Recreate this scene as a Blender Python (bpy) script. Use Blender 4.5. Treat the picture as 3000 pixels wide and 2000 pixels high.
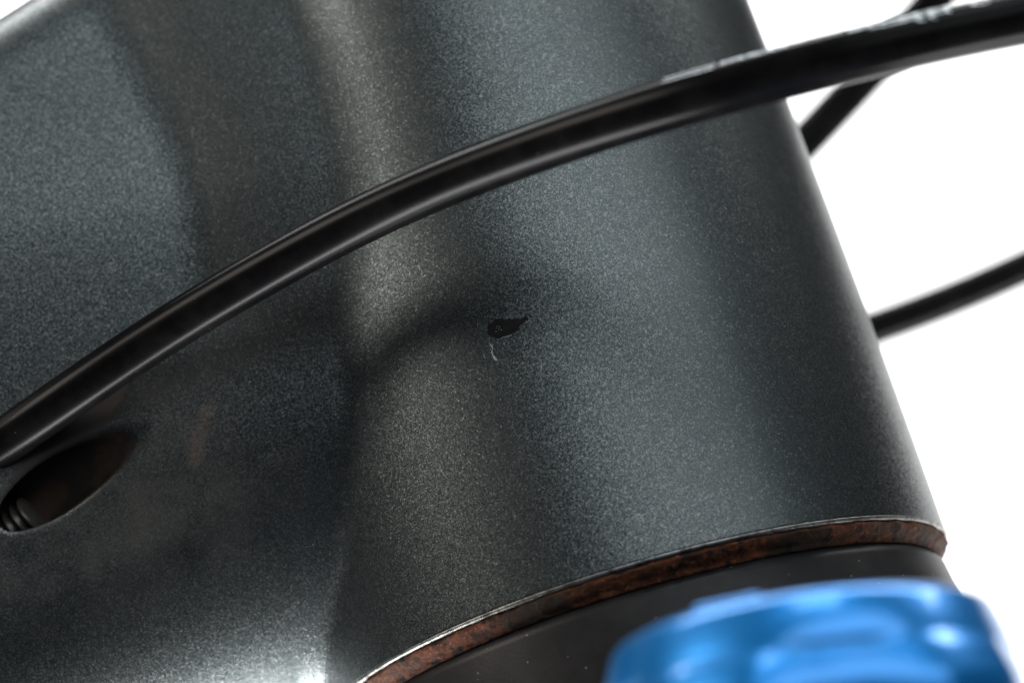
import bpy, bmesh, math, random
import numpy as np
from mathutils import Vector, Matrix

# ------------------------------------------------------------------ camera, world, lights, exposure
scene = bpy.context.scene
for o in list(bpy.data.objects):
    bpy.data.objects.remove(o)
COL = scene.collection
MM = 0.001
LENS = 100.0
F = 3000 * LENS / 36.0                        # focal length in photograph pixels
O = np.array([0.0, 0.0, 850.0])               # camera position, mm
PITCH = math.radians(17.818898547924174)      # the camera looks up at the head tube
cp, sp = math.cos(PITCH), math.sin(PITCH)
CAM2W = np.array([[1, 0, 0], [0, sp, cp], [0, -cp, sp]])
# head tube: centre of its lower rim, steering axis (up), forward direction square to it
CW = np.array([11.4516711, 246.39600347, 52.31255346]) + O
AX = np.array([-0.27095799, 0.0, 0.962591174])
EU = np.array([0.962591174, 0.0, 0.27095799])
EV = np.array([0.0, 1.0, 0.0])

cam = bpy.data.cameras.new('camera')
cam.lens = LENS; cam.sensor_width = 36.0
cam.clip_start = 0.005; cam.clip_end = 50
cam.dof.use_dof = True; cam.dof.focus_distance = 0.2315; cam.dof.aperture_fstop = 21
camo = bpy.data.objects.new('camera', cam); COL.objects.link(camo)
camo.location = Vector(O * MM); camo.rotation_euler = (math.pi / 2 + PITCH, 0, 0)
scene.camera = camo

world = bpy.data.worlds.new('World'); scene.world = world; world.use_nodes = True
bg = world.node_tree.nodes['Background']
bg.inputs[0].default_value = (0.80, 0.92, 1.0, 1); bg.inputs[1].default_value = 0.02

TARGET = Vector((CW + 25 * AX) * MM)
def area(name, az, el, dist, sx, sy, power, col, aim=None, roll=0):
    """softbox; az 0 = on the camera's side, positive to the bike's front; el = elevation"""
    l = bpy.data.lights.new(name, 'AREA'); l.shape = 'RECTANGLE'; l.size = sx; l.size_y = sy
    l.energy = power; l.color = col
    o = bpy.data.objects.new(name, l); COL.objects.link(o)
    a, e = math.radians(az), math.radians(el)
    o.location = TARGET + Vector((math.sin(a) * math.cos(e), -math.cos(a) * math.cos(e), math.sin(e))) * dist
    d = ((aim or TARGET) - o.location)
    o.rotation_euler = (d.to_track_quat('-Z', 'Y') @ Matrix.Rotation(math.radians(roll), 3, 'Z').to_quaternion()).to_euler()
    return o
area('softbox_key', -69, 24, 1.1, 0.40, 0.34, 6.8, (1.0, 0.92, 0.83))
area('softbox_side', 18, 25, 1.1, 1.20, 0.52, 5.7, (0.92, 0.97, 1.0), roll=12)
area('softbox_top', 0, 58, 1.0, 0.34, 0.36, 3.0, (0.86, 0.96, 1.0))
WALLAIM = Vector((0.1, 1.3, 0.95))
for nm, x, z in (('backdrop_light_upper', 0.0, 2.3), ('backdrop_light_lower', 0.0, -0.3)):
    l = bpy.data.lights.new(nm, 'AREA'); l.shape = 'RECTANGLE'; l.size = 2.4; l.size_y = 0.4; l.energy = 48 if z > 1 else 150
    o = bpy.data.objects.new(nm, l); COL.objects.link(o); o.location = (x, 0.62, z)
    o.rotation_euler = (WALLAIM - o.location).to_track_quat('-Z', 'Y').to_euler()

vs = scene.view_settings
vs.view_transform = 'Standard'; vs.look = 'None'; vs.exposure = 0.0; vs.gamma = 1.0; vs.use_curve_mapping = False
scene.render.engine = 'CYCLES'
scene.cycles.max_bounces = 8
scene.cycles.use_denoising = True
scene.cycles.denoising_prefilter = 'ACCURATE'
scene.cycles.use_adaptive_sampling = False

# ------------------------------------------------------------------ helpers
def W(u, v, w):
    """head-tube coordinates in mm (forward, away, up the axis) -> metres relative to the rim centre"""
    u, v, w = np.broadcast_arrays(np.asarray(u, float), np.asarray(v, float), np.asarray(w, float))
    return (u[..., None] * EU + v[..., None] * EV + w[..., None] * AX) * MM
def ray(px, py, depth):
    """photograph pixel at a known distance along the lens axis -> mm, world"""
    d = CAM2W @ np.array([(px - 1500) / F, (py - 1000) / F, 1.0])
    return O + d * depth
def ray_uv(px, py, v):
    d = CAM2W @ np.array([(px - 1500) / F, (py - 1000) / F, 1.0])
    t = (CW[1] - O[1] + v) / d[1]
    P = O + d * t - CW
    return float(P @ EU), float(P @ AX)
def empty(name, loc):
    e = bpy.data.objects.new(name, None); e.empty_display_size = 0.01
    COL.objects.link(e); e.location = Vector(loc); return e
def tag(o, label, cat, group=None):
    o['label'] = label; o['category'] = cat
    if group: o['group'] = group
    return o
def obj(name, verts, faces, mat, parent=None, smooth=True, normals=None):
    me = bpy.data.meshes.new(name)
    me.from_pydata([tuple(map(float, v)) for v in verts], [], [tuple(int(i) for i in f) for f in faces])
    me.materials.append(mat); me.update()
    if smooth: me.polygons.foreach_set('use_smooth', [True] * len(me.polygons))
    if normals is not None:
        me.normals_split_custom_set_from_vertices([tuple(map(float, n)) for n in normals])
    o = bpy.data.objects.new(name, me); COL.objects.link(o)
    if parent is not None: o.parent = parent
    return o
def lathe(profile, seg=160, axis_uv=(0, 0), close=False, radial=None):
    """profile [(r, w)] round an axis parallel to the steering axis"""
    vs_, fs = [], []
    n = len(profile)
    th = np.arange(seg) * 2 * math.pi / seg
    for r, w in profile:
        rr = r * np.ones(seg) if radial is None else radial(r, w, th)
        vs_.append(W(axis_uv[0] + rr * np.cos(th), axis_uv[1] + rr * np.sin(th), w))
    V = np.concatenate(vs_)
    for i in range(n - 1 + (1 if close else 0)):
        j = (i + 1) % n
        for k in range(seg):
            l = (k + 1) % seg
            fs.append((i * seg + k, i * seg + l, j * seg + l, j * seg + k))
    return V, fs
def smooth_profile(pts, r=0.4, seg=5):
    """rounds the corners of an open (r, w) polyline"""
    out = [pts[0]]
    for a, b, c in zip(pts[:-2], pts[1:-1], pts[2:]):
        a, b, c = map(np.array, (a, b, c))
        d0 = (a - b); d1 = (c - b); l0 = np.linalg.norm(d0); l1 = np.linalg.norm(d1)
        k = min(r, l0 * .45, l1 * .45)
        p0 = b + d0 / l0 * k; p1 = b + d1 / l1 * k
        for t in np.linspace(0, 1, seg):
            out.append(tuple((1 - t) ** 2 * p0 + 2 * t * (1 - t) * b + t * t * p1))
    out.append(pts[-1]); return out

# ------------------------------------------------------------------ materials
def nodes(name):
    m = bpy.data.materials.new(name); m.use_nodes = True
    nt = m.node_tree; b = nt.nodes['Principled BSDF']
    return m, nt, b
def N(nt, t, **kw):
    n = nt.nodes.new(t)
    for k, v in kw.items(): setattr(n, k, v)
    return n
def link(nt, a, b): nt.links.new(a, b)
def math_(nt, op, a, b=None, clamp=False):
    n = N(nt, 'ShaderNodeMath', operation=op); n.use_clamp = clamp
    for i, x in enumerate((a, b)):
        if x is None: continue
        if hasattr(x, 'is_linked') or isinstance(x, bpy.types.NodeSocket): link(nt, x, n.inputs[i])
        else: n.inputs[i].default_value = x
    return n.outputs[0]
def mixc(nt, fac, a, b):
    n = N(nt, 'ShaderNodeMix', data_type='RGBA')
    if isinstance(fac, bpy.types.NodeSocket): link(nt, fac, n.inputs[0])
    else: n.inputs[0].default_value = fac
    for i, x in ((6, a), (7, b)):
        if isinstance(x, bpy.types.NodeSocket): link(nt, x, n.inputs[i])
        else: n.inputs[i].default_value = (*x, 1)
    return n.outputs[2]
def noise(nt, vec, scale, detail=4, rough=.55):
    n = N(nt, 'ShaderNodeTexNoise'); n.inputs['Scale'].default_value = scale
    n.inputs['Detail'].default_value = detail; n.inputs['Roughness'].default_value = rough
    link(nt, vec, n.inputs['Vector']); return n
def ramp(nt, x, lo, hi):
    n = N(nt, 'ShaderNodeMapRange'); n.interpolation_type = 'SMOOTHSTEP'
    link(nt, x, n.inputs[0]); n.inputs[1].default_value = lo; n.inputs[2].default_value = hi
    return n.outputs[0]

def blob(nt, vec, centre, axes_, radii):
    """0..1 mask: soft-edged ellipsoid patch at a place on the paint"""
    s = N(nt, 'ShaderNodeVectorMath', operation='SUBTRACT'); link(nt, vec, s.inputs[0]); s.inputs[1].default_value = centre
    tot = None
    for a, r in zip(axes_, radii):
        d = N(nt, 'ShaderNodeVectorMath', operation='DOT_PRODUCT'); link(nt, s.outputs[0], d.inputs[0]); d.inputs[1].default_value = a
        q = math_(nt, 'DIVIDE', d.outputs['Value'], r); q = math_(nt, 'MULTIPLY', q, q)
        tot = q if tot is None else math_(nt, 'ADD', tot, q)
    return math_(nt, 'SQRT', tot)

def paint_material():
    m, nt, b = nodes('flake_paint')
    tc = N(nt, 'ShaderNodeTexCoord'); vec = tc.outputs['Object']
    vo = N(nt, 'ShaderNodeTexVoronoi'); vo.inputs['Scale'].default_value = 16000; link(nt, vec, vo.inputs['Vector'])
    # flake tilt
    s = N(nt, 'ShaderNodeVectorMath', operation='SUBTRACT'); link(nt, vo.outputs['Color'], s.inputs[0]); s.inputs[1].default_value = (.5, .5, .5)
    sc = N(nt, 'ShaderNodeVectorMath', operation='SCALE'); link(nt, s.outputs[0], sc.inputs[0]); sc.inputs['Scale'].default_value = 0.24
    geo = N(nt, 'ShaderNodeNewGeometry')
    ad = N(nt, 'ShaderNodeVectorMath', operation='ADD'); link(nt, geo.outputs['Normal'], ad.inputs[0]); link(nt, sc.outputs[0], ad.inputs[1])
    no = N(nt, 'ShaderNodeVectorMath', operation='NORMALIZE'); link(nt, ad.outputs[0], no.inputs[0])
    sep = N(nt, 'ShaderNodeSeparateColor'); link(nt, vo.outputs['Color'], sep.inputs[0])
    fl = math_(nt, 'POWER', sep.outputs[0], 3.5)
    vo2 = N(nt, 'ShaderNodeTexVoronoi'); vo2.inputs['Scale'].default_value = 7500; link(nt, vec, vo2.inputs['Vector'])
    sep2 = N(nt, 'ShaderNodeSeparateColor'); link(nt, vo2.outputs['Color'], sep2.inputs[0])
    fl = math_(nt, 'ADD', fl, math_(nt, 'MULTIPLY', math_(nt, 'POWER', sep2.outputs[2], 9.0), .8), clamp=True)
    mot = noise(nt, vec, 900, 3).outputs['Fac']
    dark = mixc(nt, mot, (0.036, 0.048, 0.051), (0.044, 0.054, 0.056))
    bright = mixc(nt, sep.outputs[1], (0.135, 0.165, 0.175), (0.17, 0.165, 0.15))
    col = mixc(nt, fl, dark, bright)
    # worn, dusty places by the cable port
    ax = (tuple(EU * .82 + AX * .57), tuple(EV), tuple(AX * .82 - EU * .57))
    u0, w0 = ray_uv(215, 1265, -16)
    q = blob(nt, vec, tuple(W(u0, -16, w0)), ax, (8.2 * MM, 6 * MM, 2.6 * MM))
    wob = noise(nt, vec, 260, 4).outputs['Fac']
    q = math_(nt, 'ADD', q, math_(nt, 'MULTIPLY', math_(nt, 'SUBTRACT', wob, .5), .5))
    worn = math_(nt, 'SUBTRACT', 1.0, ramp(nt, q, .78, 1.0))
    u1, w1 = ray_uv(590, 1285, -17)
    ax2 = (tuple(EU * .5 + AX * .87), tuple(EV), tuple(AX * .5 - EU * .87))
    q2 = blob(nt, vec, tuple(W(u1, -17, w1)), ax2, (2.8 * MM, 9 * MM, .75 * MM))
    q2 = math_(nt, 'ADD', q2, math_(nt, 'MULTIPLY', math_(nt, 'SUBTRACT', noise(nt, vec, 700, 5, .7).outputs['Fac'], .5), 2.4))
    smear = math_(nt, 'MULTIPLY', math_(nt, 'SUBTRACT', 1.0, ramp(nt, q2, .5, 1.25)), .45)
    dustn = ramp(nt, noise(nt, vec, 330, 6, .65).outputs['Fac'], .56, .80)
    dust = math_(nt, 'MULTIPLY', dustn, .22)
    u2, w2 = ray_uv(330, 1430, -16)
    q3 = blob(nt, vec, tuple(W(u2, -16, w2)), (tuple(EU), tuple(EV), tuple(AX)), (24 * MM, 14 * MM, 13 * MM))
    grime = math_(nt, 'MULTIPLY', math_(nt, 'SUBTRACT', 1.0, ramp(nt, q3, .25, 1.0)), math_(nt, 'MULTIPLY', ramp(nt, noise(nt, vec, 180, 7, .7).outputs['Fac'], .25, .7), .75))
    dust = math_(nt, 'MAXIMUM', dust, grime)
    col = mixc(nt, dust, col, (0.085, 0.078, 0.068))
    col = mixc(nt, smear, col, (0.17, 0.115, 0.08))
    col = mixc(nt, worn, col, (0.060, 0.050, 0.045))
    link(nt, col, b.inputs['Base Color'])
    met = math_(nt, 'SUBTRACT', 0.92, math_(nt, 'MAXIMUM', math_(nt, 'MULTIPLY', worn, .92), math_(nt, 'ADD', smear, dust)), clamp=True)
    link(nt, met, b.inputs['Metallic'])
    nm = N(nt, 'ShaderNodeMix', data_type='VECTOR'); link(nt, worn, nm.inputs[0]); link(nt, no.outputs[0], nm.inputs[4]); link(nt, geo.outputs['Normal'], nm.inputs[5])
    link(nt, nm.outputs[1], b.inputs['Normal'])
    b.inputs['Roughness'].default_value = 0.38
    b.inputs['Coat Weight'].default_value = 0.18
    b.inputs['Coat Roughness'].default_value = 0.26
    b.inputs['Specular Tint'].default_value = (.85, .85, .85, 1)
    return m
PAINT = paint_material()

def plain(name, col, rough, metal=0.0, coat=0.0, coatr=.1, var=None, vscale=500, spec=.5, bump=0, bscale=2000):
    m, nt, b = nodes(name)
    b.inputs['Base Color'].default_value = (*col, 1); b.inputs['Roughness'].default_value = rough
    b.inputs['Metallic'].default_value = metal; b.inputs['Coat Weight'].default_value = coat
    b.inputs['Coat Roughness'].default_value = coatr; b.inputs['Specular IOR Level'].default_value = spec
    tc = N(nt, 'ShaderNodeTexCoord')
    if var is not None:
        f = ramp(nt, noise(nt, tc.outputs['Object'], vscale, 6, .65).outputs['Fac'], .40, .68)
        link(nt, mixc(nt, f, col, var), b.inputs['Base Color'])
    if bump:
        bp = N(nt, 'ShaderNodeBump'); bp.inputs['Strength'].default_value = bump; bp.inputs['Distance'].default_value = .0002
        link(nt, noise(nt, tc.outputs['Object'], bscale, 5, .6).outputs['Fac'], bp.inputs['Height'])
        link(nt, bp.outputs[0], b.inputs['Normal'])
    return m
PORT = plain('port_bare', (0.020, 0.018, 0.017), .42, spec=.45, var=(0.055, 0.034, 0.022), vscale=420)
THREAD = plain('thread_black', (0.035, 0.034, 0.032), .34, var=(.055, .048, .040), vscale=600)
CHIP = plain('chip_primer', (0.008, 0.008, 0.008), .5, spec=.12, var=(.014, .013, .012), vscale=1500)
SCRATCH = plain('scratch_bare', (0.45, 0.50, 0.52), .4, metal=.6, var=(.2, .22, .23), vscale=3000)
LIP = plain('lip_bare_metal', (0.22, 0.22, 0.21), .42, metal=.8, var=(.05, .045, .04), vscale=900, bump=.3, bscale=2500)
CABLE = plain('cable_black', (0.0035, 0.0035, 0.004), .26, spec=.045, var=(.007, .0068, .0066), vscale=300)
PRINT = plain('print_white', (0.42, 0.48, 0.51), .5)
CROWN = plain('crown_satin_black', (0.010, 0.010, 0.011), .42, spec=.16, var=(.018, .017, .017), vscale=260, bump=.08, bscale=3500)
def add_specks(m, scale, size, col, keep):
    nt = m.node_tree; b = nt.nodes['Principled BSDF']; tc = N(nt, 'ShaderNodeTexCoord')
    vo = N(nt, 'ShaderNodeTexVoronoi'); vo.inputs['Scale'].default_value = scale; link(nt, tc.outputs['Object'], vo.inputs['Vector'])
    sp_ = N(nt, 'ShaderNodeSeparateColor'); link(nt, vo.outputs['Color'], sp_.inputs[0])
    f = math_(nt, 'MULTIPLY', math_(nt, 'LESS_THAN', vo.outputs['Distance'], size), math_(nt, 'LESS_THAN', sp_.outputs[0], keep))
    src = b.inputs['Base Color'].links[0].from_socket
    link(nt, mixc(nt, f, src, col), b.inputs['Base Color'])
    link(nt, math_(nt, 'MULTIPLY', b.inputs['Metallic'].links[0].from_socket, math_(nt, 'SUBTRACT', 1.0, f)) if b.inputs['Metallic'].is_linked else math_(nt, 'MULTIPLY', f, 0.0), b.inputs['Metallic'])
add_specks(CROWN, 1300, .085, (.22, .21, .20), .25)
add_specks(PAINT, 600, .040, (.22, .20, .18), .22)
add_specks(CABLE, 900, .05, (.08, .07, .06), .22)
BLUE = plain('blue_anodised', (0.004, 0.20, 0.58), .32, metal=.6, coat=.55, coatr=.14)
WALL = plain('backdrop_white', (0.86, 0.86, 0.86), .8)

def rust_material():
    m, nt, b = nodes('rust')
    tc = N(nt, 'ShaderNodeTexCoord'); vec = tc.outputs['Object']
    n1 = noise(nt, vec, 700, 8, .75).outputs['Fac']; n2 = noise(nt, vec, 2600, 6, .75).outputs['Fac']; n3 = noise(nt, vec, 110, 4, .6).outputs['Fac']
    c = mixc(nt, ramp(nt, n1, .35, .65), (0.034, 0.012, 0.006), (0.155, 0.047, 0.020))
    c = mixc(nt, ramp(nt, n2, .53, .68), c, (0.32, 0.115, 0.040))
    c = mixc(nt, ramp(nt, n3, .46, .66), c, (0.030, 0.018, 0.010))
    c = mixc(nt, ramp(nt, noise(nt, vec, 800, 5, .6).outputs['Fac'], .52, .66), c, (0.010, 0.008, 0.007))
    link(nt, c, b.inputs['Base Color']); b.inputs['Roughness'].default_value = .7; b.inputs['Specular IOR Level'].default_value = .2
    bp = N(nt, 'ShaderNodeBump'); bp.inputs['Strength'].default_value = .8; bp.inputs['Distance'].default_value = .0003
    link(nt, n2, bp.inputs['Height']); link(nt, bp.outputs[0], b.inputs['Normal'])
    return m
RUST = rust_material()

# ------------------------------------------------------------------ backdrop
bd = obj('backdrop', [(-2.2, 1.3, -1.2), (2.4, 1.3, -1.2), (2.4, 1.3, 1.58), (-2.2, 1.3, 1.58)], [(0, 1, 2, 3)], WALL)
bd['kind'] = 'structure'

# ------------------------------------------------------------------ bicycle frame (one continuous skin, split into its tubes)
def sstep(x, a, b):
    t = np.clip((x - a) / (b - a), 0, 1); return t * t * (3 - 2 * t)
def smin(a, b, k):
    h = np.clip(.5 + .5 * (b - a) / k, 0, 1); return b + (a - b) * h - k * h * (1 - h)
def imax(a, b, r):      # rounded intersection
    return np.minimum(-r, np.maximum(a, b)) + np.sqrt(np.maximum(r + a, 0) ** 2 + np.maximum(r + b, 0) ** 2)
def head_r(w): return 28 - .0112 * np.clip(w, 0, 80) - .000353 * np.clip(w, 0, 80) ** 2
def d_head(u, v, w):
    d = np.sqrt(u * u + v * v) - head_r(w)
    d = imax(d, -w, .30)
    return imax(d, w - 108, 1.0)
TN = np.array([-.42, 1.0]); TN /= np.linalg.norm(TN); TP = np.array([-38., 68.6])   # upper edge of the top tube
BN = np.array([.28, -1.0]); BN /= np.linalg.norm(BN); BP = np.array([-31., 2.4])    # underside of the down tube
def d_body(u, v, w):
    dt = (u - TP[0]) * TN[0] + (w - TP[1]) * TN[1]
    db = (u - BP[0]) * BN[0] + (w - BP[1]) * BN[1]
    h = w - 44 + .12 * (u + 30)
    T = 19.4 - np.where(h < 0, .12 * (np.sqrt(h * h + 9) - 3) + .0018 * h * h, .0042 * h * h)
    side = np.abs(v) - T
    d = imax(dt, side, 8.0)
    d = imax(d, db, 15.0)
    d = imax(d, u - 10, 2.0)
    return imax(d, -92 - u, 1.0)
PK0 = np.array([ray_uv(400, 1290, -16)[0], -18.9, ray_uv(400, 1290, -16)[1]])
PK1 = np.array([ray_uv(40, 1500, -15)[0], -13.3, ray_uv(40, 1500, -15)[1]])
PKD = (PK1 - PK0) / np.linalg.norm(PK1 - PK0)
def d_port(u, v, w):
    x, y, z = u - PK0[0], v - PK0[1], w - PK0[2]
    L = np.linalg.norm(PK1 - PK0)
    t = np.clip((x * PKD[0] + y * PKD[1] + z * PKD[2]), 0, L)
    r = 1.6 + .85 * sstep(t, 0, L * .8)
    return np.sqrt((x - t * PKD[0]) ** 2 + (y - t * PKD[1]) ** 2 + (z - t * PKD[2]) ** 2) - r
def sdf(u, v, w):
    a, b = d_head(u, v, w), d_body(u, v, w)
    low = 1 - sstep(w, 20, 36)
    ra = 7.4 + 3.0 * low + 3.2 * sstep(w, 42, 68); rb = 3.4
    t = np.clip(a / ra, 0, 1)
    ch = (a / ra + b / rb - 1) / (1 / ra + 1 / rb) - (1 - low) * .3 * t * (1 - t)
    d = smin(smin(b, ch, .5 + 5.0 * low), a, 1.0 + 2.2 * (1 - sstep(w, 2, 9)))
    return -smin(-d, d_port(u, v, w), .6) if d_port is not None else d

def surface_net(gx, gy, gz, fn):
    X, Y, Z = np.meshgrid(gx, gy, gz, indexing='ij')
    D = fn(X.astype(np.float32), Y.astype(np.float32), Z.astype(np.float32))
    S = D < 0
    nx, ny, nz = S.shape
    cnt = np.zeros((nx - 1, ny - 1, nz - 1), np.int8)
    for i in (0, 1):
        for j in (0, 1):
            for k in (0, 1):
                cnt += S[i:nx - 1 + i, j:ny - 1 + j, k:nz - 1 + k]
    act = (cnt > 0) & (cnt < 8)
    idx = -np.ones(act.shape, np.int64); idx[act] = np.arange(act.sum())
    ci, cj, ck = np.nonzero(act)
    acc = np.zeros((len(ci), 3)); num = np.zeros(len(ci))
    G = (gx, gy, gz)
    for axis in range(3):
        for p in (0, 1):
            for q in (0, 1):
                off = [0, 0, 0]; oth = [x for x in range(3) if x != axis]; off[oth[0]] = p; off[oth[1]] = q
                a = (ci + off[0], cj + off[1], ck + off[2])
                off[axis] = 1; b = (ci + off[0], cj + off[1], ck + off[2])
                da, db_ = D[a], D[b]; m = (da < 0) != (db_ < 0)
                t = np.where(m, da / np.where(m, da - db_, 1), 0)
                Pa = np.stack([G[0][a[0]], G[1][a[1]], G[2][a[2]]], 1); Pb = np.stack([G[0][b[0]], G[1][b[1]], G[2][b[2]]], 1)
                acc += np.where(m[:, None], Pa + (Pb - Pa) * t[:, None], 0); num += m
    V = acc / num[:, None]
    def grad(P, e=.04):
        g = np.empty_like(P)
        for a in range(3):
            E = np.zeros(3); E[a] = e
            g[:, a] = (fn(*(P + E).T) - fn(*(P - E).T)) / (2 * e)
        return g
    for _ in range(4):
        g = grad(V); d = fn(*V.T)
        V = V - np.clip(d / np.maximum((g * g).sum(1), .1), -.4, .4)[:, None] * g
    g = grad(V, .10); g /= np.linalg.norm(g, axis=1)[:, None]
    quads = []
    for axis in range(3):
        o1, o2 = [x for x in range(3) if x != axis]
        sl0 = [slice(None)] * 3; sl1 = [slice(None)] * 3
        sl0[axis] = slice(0, -1); sl1[axis] = slice(1, None)
        A, B = S[tuple(sl0)], S[tuple(sl1)]
        e = np.nonzero(A != B); e = np.stack(e, 1)
        e = e[(e[:, o1] > 0) & (e[:, o2] > 0) & (e[:, o1] < S.shape[o1] - 1) & (e[:, o2] < S.shape[o2] - 1)]
        def cell(d1, d2):
            c = e.copy(); c[:, o1] += d1; c[:, o2] += d2
            return idx[c[:, 0], c[:, 1], c[:, 2]]
        Q = np.stack([cell(-1, -1), cell(0, -1), cell(0, 0), cell(-1, 0)], 1)
        inside_first = A[tuple(e.T)]
        flip = inside_first if axis != 1 else ~inside_first
        Q[~flip] = Q[~flip][:, ::-1]
        quads.append(Q)
    return V, g, np.concatenate(quads)

STEP = .55
gw = np.concatenate([np.arange(-16, -.6, STEP), np.arange(-.6, .9, .15), np.arange(.9, 12, STEP), np.arange(12, 28, .28), np.arange(28, 110, STEP)])
gu = np.concatenate([np.arange(-94, -58, STEP), np.arange(-58, -33, .28), np.arange(-33, 30, STEP)])
gv = np.concatenate([np.arange(-30, -20, STEP), np.arange(-20, -8, .28), np.arange(-8, 30.5, STEP)])
V, G_, Q = surface_net(gu, gv, gw, sdf)
cu, cv, cw_ = V[Q].mean(1).T
hd, bdist, pd = d_head(cu, cv, cw_), d_body(cu, cv, cw_), d_port(cu, cv, cw_)
is_port = np.abs(pd) < .12
is_head = (hd < 2.2) & (cw_ > -.5) & ~is_port & (hd < bdist + 1.5)
midline = 36 + .35 * (cu + 30)
is_top = ~is_head & ~is_port & (cw_ > midline)
is_down = ~is_head & ~is_port & ~is_top

frame = empty('bicycle_frame', CW * MM)
tag(frame, 'dark charcoal metallic bicycle frame at its head tube, crossed by a black cable', 'bicycle frame')
PW, NW = W(V[:, 0], V[:, 1], V[:, 2]), W(G_[:, 0], G_[:, 1], G_[:, 2]) / MM
def sub(name, mask, mat, parent):
    q = Q[mask]; used, inv = np.unique(q, return_inverse=True)
    return obj(name, PW[used], inv.reshape(-1, 4), mat, parent, normals=NW[used])
head_tube = sub('head_tube', is_head, PAINT, frame)
top_tube = sub('top_tube', is_top, PAINT, frame)
down_tube = sub('down_tube', is_down, PAINT, frame)
cable_port = sub('cable_port', is_port, PORT, down_tube)
down_tube['label'] = 'dusty lower tube with a scooped cable port'

# bare worn lip round the lower edge of the head tube
lp = [(28.01, .20), (28.04, .14), (28.03, .04), (27.95, -.08), (27.7, -.16), (27.2, -.18)]
v_, f_ = lathe(lp, 360)
obj('worn_lip', v_, f_, LIP, head_tube)['label'] = 'bare silvery edge where the paint has worn off'

# paint chip and scratches: thin skins that follow the head tube
def on_tube(px, py, lift):
    """pixel -> point on the head tube's surface (near side), mm in tube coordinates"""
    v = -27.
    for _ in range(30):
        u, w = ray_uv(px, py, v)
        r = float(head_r(np.array(w))) + lift
        v = -math.sqrt(max(r * r - u * u, 0))
    return u, v, w
def skin(name, outline, mat, parent, lift=.02, sub_n=3):
    c = np.mean(outline, 0); rings = []
    n = len(outline); vs_ = [on_tube(c[0], c[1], lift)]
    for k in range(1, sub_n + 1):
        t = k / sub_n
        for p in outline:
            q = c + (np.array(p) - c) * t
            vs_.append(on_tube(q[0], q[1], lift if k < sub_n else lift * .3))
    fs = [(0, 1 + (i + 1) % n, 1 + i) for i in range(n)]
    for k in range(1, sub_n):
        a, b = 1 + (k - 1) * n, 1 + k * n
        fs += [(a + i, a + (i + 1) % n, b + (i + 1) % n, b + i) for i in range(n)]
    A = np.array(vs_)
    return obj(name, W(A[:, 0], A[:, 1], A[:, 2]), fs, mat, parent)
rng = random.Random(4)
def Z5(x, y): return (1300 + x * .1913, 850 + y * .1913)
chip_pts = [(670, 560), (700, 510), (745, 490), (790, 440), (860, 428), (930, 440), (1000, 432), (1070, 442), (1120, 425), (1180, 440), (1215, 425),
            (1245, 400), (1280, 402), (1300, 440), (1290, 465), (1255, 470), (1240, 500), (1200, 515), (1165, 560), (1160, 600), (1110, 635), (1050, 655),
            (1000, 690), (940, 700), (900, 722), (850, 745), (790, 735), (740, 715), (690, 680), (665, 620)]
dense = []
for a, b in zip(chip_pts, chip_pts[1:] + chip_pts[:1]):
    for t in (0, .5):
        dense.append(Z5(a[0] + (b[0] - a[0]) * t + rng.uniform(-9, 9), a[1] + (b[1] - a[1]) * t + rng.uniform(-9, 9)))
chip = skin('paint_chip', np.array(dense), CHIP, head_tube)
chip['label'] = 'black chip where the paint has flaked off'
skin('paint_chip', np.array([Z5(x, y) for x, y in [(1312, 395), (1330, 372), (1345, 395), (1335, 420), (1315, 415)]]), CHIP, head_tube)
def scratch(pts, wd):
    pts = np.array(pts, float); L, R_ = [], []
    for i, p in enumerate(pts):
        d = pts[min(i + 1, len(pts) - 1)] - pts[max(i - 1, 0)]; d /= np.linalg.norm(d); nrm = np.array([-d[1], d[0]])
        ww = wd * (.35 + rng.random()) * (.3 if i in (0, len(pts) - 1) else 1)
        L.append(p + nrm * ww); R_.append(p - nrm * ww)
    vv = [on_tube(*q, .03) for q in L + R_]; n = len(pts); A = np.array(vv)
    return obj('scratch', W(A[:, 0], A[:, 1], A[:, 2]), [(i, i + 1, n + i + 1, n + i) for i in range(n - 1)], SCRATCH, head_tube)
scratch([Z5(*p) for p in [(690, 800), (735, 850), (750, 900), (735, 950), (750, 990), (775, 1030), (800, 1065), (825, 1075)]], 3.0)
scratch([Z5(*p) for p in [(700, 895), (740, 905), (760, 915)]], 1.6)
scratch([Z5(*p) for p in [(615, 960), (620, 1010), (640, 1050)]], 1.3)
scratch([Z5(*p) for p in [(590, 1215), (605, 1230), (625, 1240)]], 1.3)
scratch([Z5(*p) for p in [(1490, 1050), (1495, 1150), (1490, 1230), (1487, 1350)]], .9)
scratch([Z5(*p) for p in [(900, 722), (960, 712), (1000, 700), (1040, 680)]], 1.1)

for k in range(16):
    cx, cy = Z5(rng.gauss(1000, 420), rng.gauss(900, 260)); an = rng.uniform(1.0, 2.2); ln = rng.uniform(3, 12)
    scratch([(cx - math.cos(an) * ln * q, cy - math.sin(an) * ln * q) for q in (-.5, 0, .5)], rng.uniform(.5, 1.0))
for x, y in ((805, 575), (820, 545), (840, 600), (860, 590), (850, 560), (800, 630), (885, 605)):
    px, py = Z5(x, y)
    o = scratch([(px - 1.2, py), (px, py + .5), (px + 1.3, py)], 1.1)

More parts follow.
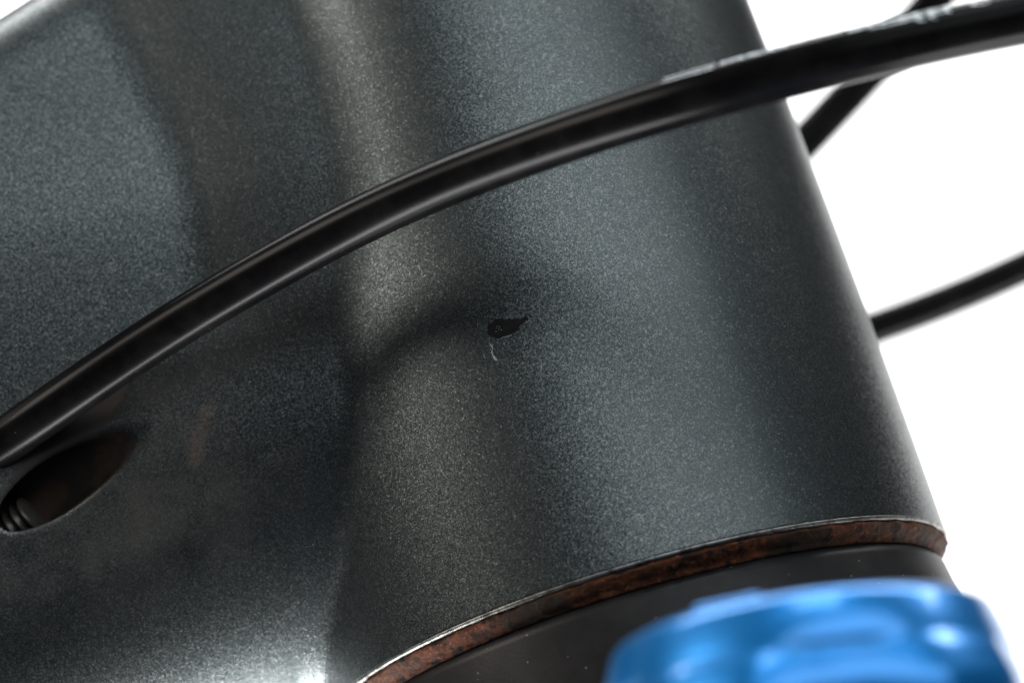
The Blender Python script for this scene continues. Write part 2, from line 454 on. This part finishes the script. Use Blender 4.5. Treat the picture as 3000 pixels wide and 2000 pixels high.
# threaded sleeve in the port
def tube_between(P0, D, prof, seg=40):
    D = D / np.linalg.norm(D); a = np.cross(D, [0, 1, .3]); a /= np.linalg.norm(a); b = np.cross(D, a)
    th = np.arange(seg) * 2 * math.pi / seg; vs_ = []
    for r, t in prof:
        P = P0 + D * t
        c = P + r * (np.cos(th)[:, None] * a + np.sin(th)[:, None] * b)
        vs_.append(W(c[:, 0], c[:, 1], c[:, 2]))
    V_ = np.concatenate(vs_)
    fs = [(i * seg + k, i * seg + (k + 1) % seg, (i + 1) * seg + (k + 1) % seg, (i + 1) * seg + k) for i in range(len(prof) - 1) for k in range(seg)]
    return V_, fs
prof = [(0.05, 0)]
t = 0
while t < 9:
    prof += [(1.35, t + .02), (1.75, t + .22), (1.80, t + .38), (1.45, t + .62)]
    t += .85
u_, w_ = ray_uv(100, 1500, -12.6)
ts_v, ts_f = tube_between(np.array([u_, -12.6, w_]), np.array([-1, .42, -.36]), prof)
obj('threaded_sleeve', ts_v, ts_f, THREAD, cable_port)['label'] = 'black ribbed thread inside the port'

# ------------------------------------------------------------------ rusty bearing ring and fork
from mathutils import noise as mnoise
prof = smooth_profile([(24, -.10), (27.78, -.12), (27.95, -.42), (27.60, -.90), (27.0, -1.30), (26.85, -1.72), (24, -1.75)], .25, 4)
prof = [tuple(np.array(a) + (np.array(b) - np.array(a)) * t) for a, b in zip(prof[:-1], prof[1:]) for t in ((0, .5) if abs(b[0] - a[0]) < 2 else (0,))] + [prof[-1]]
v_, f_ = lathe(prof, 700)
vv = []
for p in v_:
    P = Vector(p) / MM; rad = P - Vector(AX) * P.dot(Vector(AX)); rad.normalize()
    h = .16 * mnoise.noise(P * .9) + .10 * mnoise.noise(P * 2.6) + .05 * mnoise.noise(P * 6.0)
    vv.append((P + rad * (h - .05)) * MM)
hs = obj('headset_ring', vv, f_, RUST)
hs.location = Vector(CW * MM)
tag(hs, 'rusty brown bearing ring under the lower edge of the head tube', 'bearing ring')

fork = empty('suspension_fork', (CW - 30 * AX) * MM)
tag(fork, 'satin black fork crown with a glossy blue adjuster knob, below the rusty ring', 'fork')
sh = Vector((30 * AX) * MM)
def fobj(name, v, f, mat, parent=fork, **k):
    o = obj(name, [Vector(tuple(map(float, p))) + (sh if parent is fork else Vector()) for p in v], f, mat, parent, **k)
    return o
v_, f_ = lathe(smooth_profile([(14, -1.62), (26.6, -1.65), (27.05, -2.3), (27.6, -6.5), (28.4, -12), (30, -20), (33, -27), (33, -44), (14, -46)], .9, 6), 240)
crown = fobj('crown', v_, f_, CROWN)

KU, KV = 2.9, -65.0
KW = -18.0
# arm of the crown that carries the leg, below the frame of the photograph
def box_uvw(u0, u1, v0, v1, w0, w1, taper=1.0):
    P = [(u0, v1, w0), (u1, v1, w0), (u1, v1, w1), (u0, v1, w1), (u0 + (u1 - u0) * .12, v0, w0), (u1 - (u1 - u0) * .12, v0, w0), (u1 - (u1 - u0) * .12, v0, w1), (u0 + (u1 - u0) * .12, v0, w1)]
    P = np.array(P, float)
    return W(P[:, 0], P[:, 1], P[:, 2]), [(0, 1, 2, 3), (7, 6, 5, 4), (0, 4, 5, 1), (1, 5, 6, 2), (2, 6, 7, 3), (3, 7, 4, 0)]
v_, f_ = box_uvw(-22, 26, -66, -20, -47, -31)
fobj('crown_arm', v_, f_, CROWN, smooth=False)
v_, f_ = lathe(smooth_profile([(2, -29), (17.5, -29), (18.5, -31), (18.5, -60), (2, -60)], .8, 4), 96, axis_uv=(KU, KV))
fobj('leg_clamp', v_, f_, CROWN)

knob_axis = empty('adjuster_knob', (0, 0, 0))
bpy.data.objects.remove(knob_axis)
def knob_mesh():
    seg = 240; th = np.arange(seg) * 2 * math.pi / seg
    lobe = .5 + .5 * np.cos(5 * (th - math.radians(-52)))
    lobe = sstep(lobe, .05, .85)                       # 1 on a lobe, 0 in a scallop
    rows = []
    # (radius on the lobe, radius in the scallop, height)
    P = [(3, 3, -14), (11.4, 10.2, -14), (12.6, 11.4, -13.2), (13.6, 12.6, -10.5), (15.0, 13.7, -3.6), (14.8, 13.7, -2.9), (14.1, 13.5, -1.4),
         (13.9, 13.2, -.9), (13.6, 13.3, -.6), (13.45, 13.35, -.2), (12.6, 12.55, 2.3), (12.3, 12.3, 2.7), (11.7, 11.7, 3.0), (10.2, 10.2, 3.1), (5, 5, 3.15), (.05, .05, 3.2)]
    for rl, rs, h in P:
        r = rs + (rl - rs) * lobe
        rows.append(np.stack([r * np.cos(th), r * np.sin(th), np.full(seg, h)], 1))
    V_ = np.concatenate(rows)
    fs = [(i * seg + k, i * seg + (k + 1) % seg, (i + 1) * seg + (k + 1) % seg, (i + 1) * seg + k) for i in range(len(P) - 1) for k in range(seg)]
    return V_, fs
TILT = math.radians(-9.0)                               # leans the knob about the viewing direction
def knob_place(P):
    P = np.asarray(P, float)
    u, w = P[:, 0] * math.cos(TILT) + P[:, 2] * math.sin(-TILT) , P[:, 2] * math.cos(TILT) + P[:, 0] * math.sin(TILT)
    return W(KU + u, KV + P[:, 1], KW + w)
kv, kf = knob_mesh()
knob = fobj('adjuster_knob', knob_place(kv), kf, BLUE)
knob['label'] = 'glossy blue lobed adjuster knob'
# low raised rib on the knob's top
rb = [(-8.0, -9.0), (-3.4, -10.9), (-2.8, -9.4), (-7.4, -7.6)]
rv = [(x, y, h) for h in (2.0, 3.5) for x, y in rb]
o = obj('pointer_rib', knob_place(rv), [(0, 1, 5, 4), (1, 2, 6, 5), (2, 3, 7, 6), (3, 0, 4, 7), (4, 5, 6, 7)], BLUE, knob)
o.location = sh
bv = o.modifiers.new('bevel', 'BEVEL'); bv.width = .7 * MM; bv.segments = 3

# ------------------------------------------------------------------ cables
def catmull(P, n=14):
    P = np.array(P, float); out = []
    Q_ = np.vstack([2 * P[0] - P[1], P, 2 * P[-1] - P[-2]])
    for i in range(1, len(Q_) - 2):
        p0, p1, p2, p3 = Q_[i - 1:i + 3]
        for t in np.arange(n) / n:
            out.append(.5 * (2 * p1 + (p2 - p0) * t + (2 * p0 - 5 * p1 + 4 * p2 - p3) * t * t + (3 * p1 - p0 - 3 * p2 + p3) * t ** 3))
    out.append(P[-1]); return np.array(out)
def smooth_path(P, it=260):
    P = P.copy()
    for _ in range(it): P[1:-1] = P[1:-1] * .5 + .25 * (P[:-2] + P[2:])
    return P
def frames(P):
    T = np.gradient(P, axis=0); T /= np.linalg.norm(T, axis=1)[:, None]
    up = np.array([0, 0, 1.0]); B = np.cross(T, up); B /= np.linalg.norm(B, axis=1)[:, None]   # sideways
    U = np.cross(B, T)
    return T, U, B
def cable(name, ctrl, r, label, group):
    """ctrl: [(px, py, depth)] along the cable's middle"""
    P = smooth_path(catmull([ray(*c) for c in ctrl]))
    root = empty(name, P[0] * MM)
    tag(root, label, 'cable', group)
    T, U, B = frames(P); seg = 40; th = np.arange(seg) * 2 * math.pi / seg
    V_ = np.concatenate([p + r * (np.cos(th)[:, None] * u + np.sin(th)[:, None] * b) for p, u, b in zip(P, U, B)]) - P[0]
    fs = [(i * seg + k, i * seg + (k + 1) % seg, (i + 1) * seg + (k + 1) % seg, (i + 1) * seg + k) for i in range(len(P) - 1) for k in range(seg)]
    n = len(P); fs += [tuple(range(seg))[::-1], tuple((n - 1) * seg + k for k in range(seg))]
    obj('housing', V_ * MM, fs, CABLE, root)
    return root, P, U, B
c1, P1, U1, B1 = cable('control_cable', [(-420, 1610, 252), (-200, 1443, 243), (0, 1300, 237), (242, 1129, 235.8), (414, 1014, 235), (583, 904, 233.8), (900, 722, 230.5), (1113, 614, 227), (1325, 519, 222.5),
                                 (1623, 410, 216), (1900, 320, 211), (2119, 258, 208), (2400, 187, 206), (2693, 113, 205), (3000, 50, 205), (3400, -15, 207), (3900, -75, 211), (4600, -180, 219), (5600, -360, 232)], 1.95,
             'long black cable with worn white print, crossing in front of the dark head tube', None)
c2, *_ = cable('control_cable', [(1700, 900, 330), (2000, 735, 332), (2210, 570, 333), (2370, 408, 334), (2490, 275, 335), (2600, 160, 335), (2720, 30, 335), (2830, -110, 335), (2930, -300, 335)], 2.35,
               'black cable that crosses behind the printed cable and dips behind the head tube', None)
c3, *_ = cable('control_cable', [(1700, 1200, 350), (2100, 1110, 350), (2400, 1020, 350), (2600, 950, 350), (2800, 876, 350), (3000, 787, 350), (3200, 690, 350), (3500, 520, 350)], 2.35,
               'black cable alone on white, coming from behind the head tube above the rusty ring', None)

# worn white print along the top of the front cable
d_ = (P1 - O) @ CAM2W
PX = 1500 + F * d_[:, 0] / d_[:, 2]
def at_px(x): return np.interp(x, PX, np.arange(len(P1)))
def print_patch(x0, x1, a_lo, a_hi, ragged=0):
    """patch of print from pixel column x0 to x1; angles in degrees round the cable, 0 = top, positive towards the camera"""
    n = max(3, int((x1 - x0) / 12)); vs_ = []
    for x in np.linspace(x0, x1, n):
        i = at_px(x); p, u, b = [np.array([np.interp(i, np.arange(len(P1)), A[:, k]) for k in range(3)]) for A in (P1, U1, B1)]
        lo = a_lo + rng.uniform(0, ragged); hi = a_hi - rng.uniform(0, ragged)
        for t in np.linspace(0, 1, 4):
            an = math.radians(hi + (lo - hi) * t)
            vs_.append(p + 1.965 * (math.cos(an) * u + math.sin(an) * b * SGN) - P1[0])
    fs = [(i * 4 + k, i * 4 + k + 1, i * 4 + k + 5, i * 4 + k + 4) for i in range(n - 1) for k in range(3)]
    obj('print_mark', np.array(vs_) * MM, fs, PRINT, c1)
SGN = 1.0 if B1[len(B1) // 2][1] < 0 else -1.0
for x0, x1, lo, hi, rg in [(1972, 2118, 0, 62, 3), (2136, 2330, 0, 54, 5), (2335, 2480, 0, 44, 4), (2500, 2570, 0, 56, 5), (2562, 2640, 0, 66, 6), (2628, 2700, 0, 72, 12),
                           (2692, 2745, 0, 78, 14), (2735, 2790, 0, 68, 10), (2775, 2850, 0, 42, 4), (2850, 2905, 0, 60, 8), (2930, 3010, 0, 44, 5), (3030, 3150, 0, 58, 6)]:
    print_patch(x0, x1, lo, hi, rg)
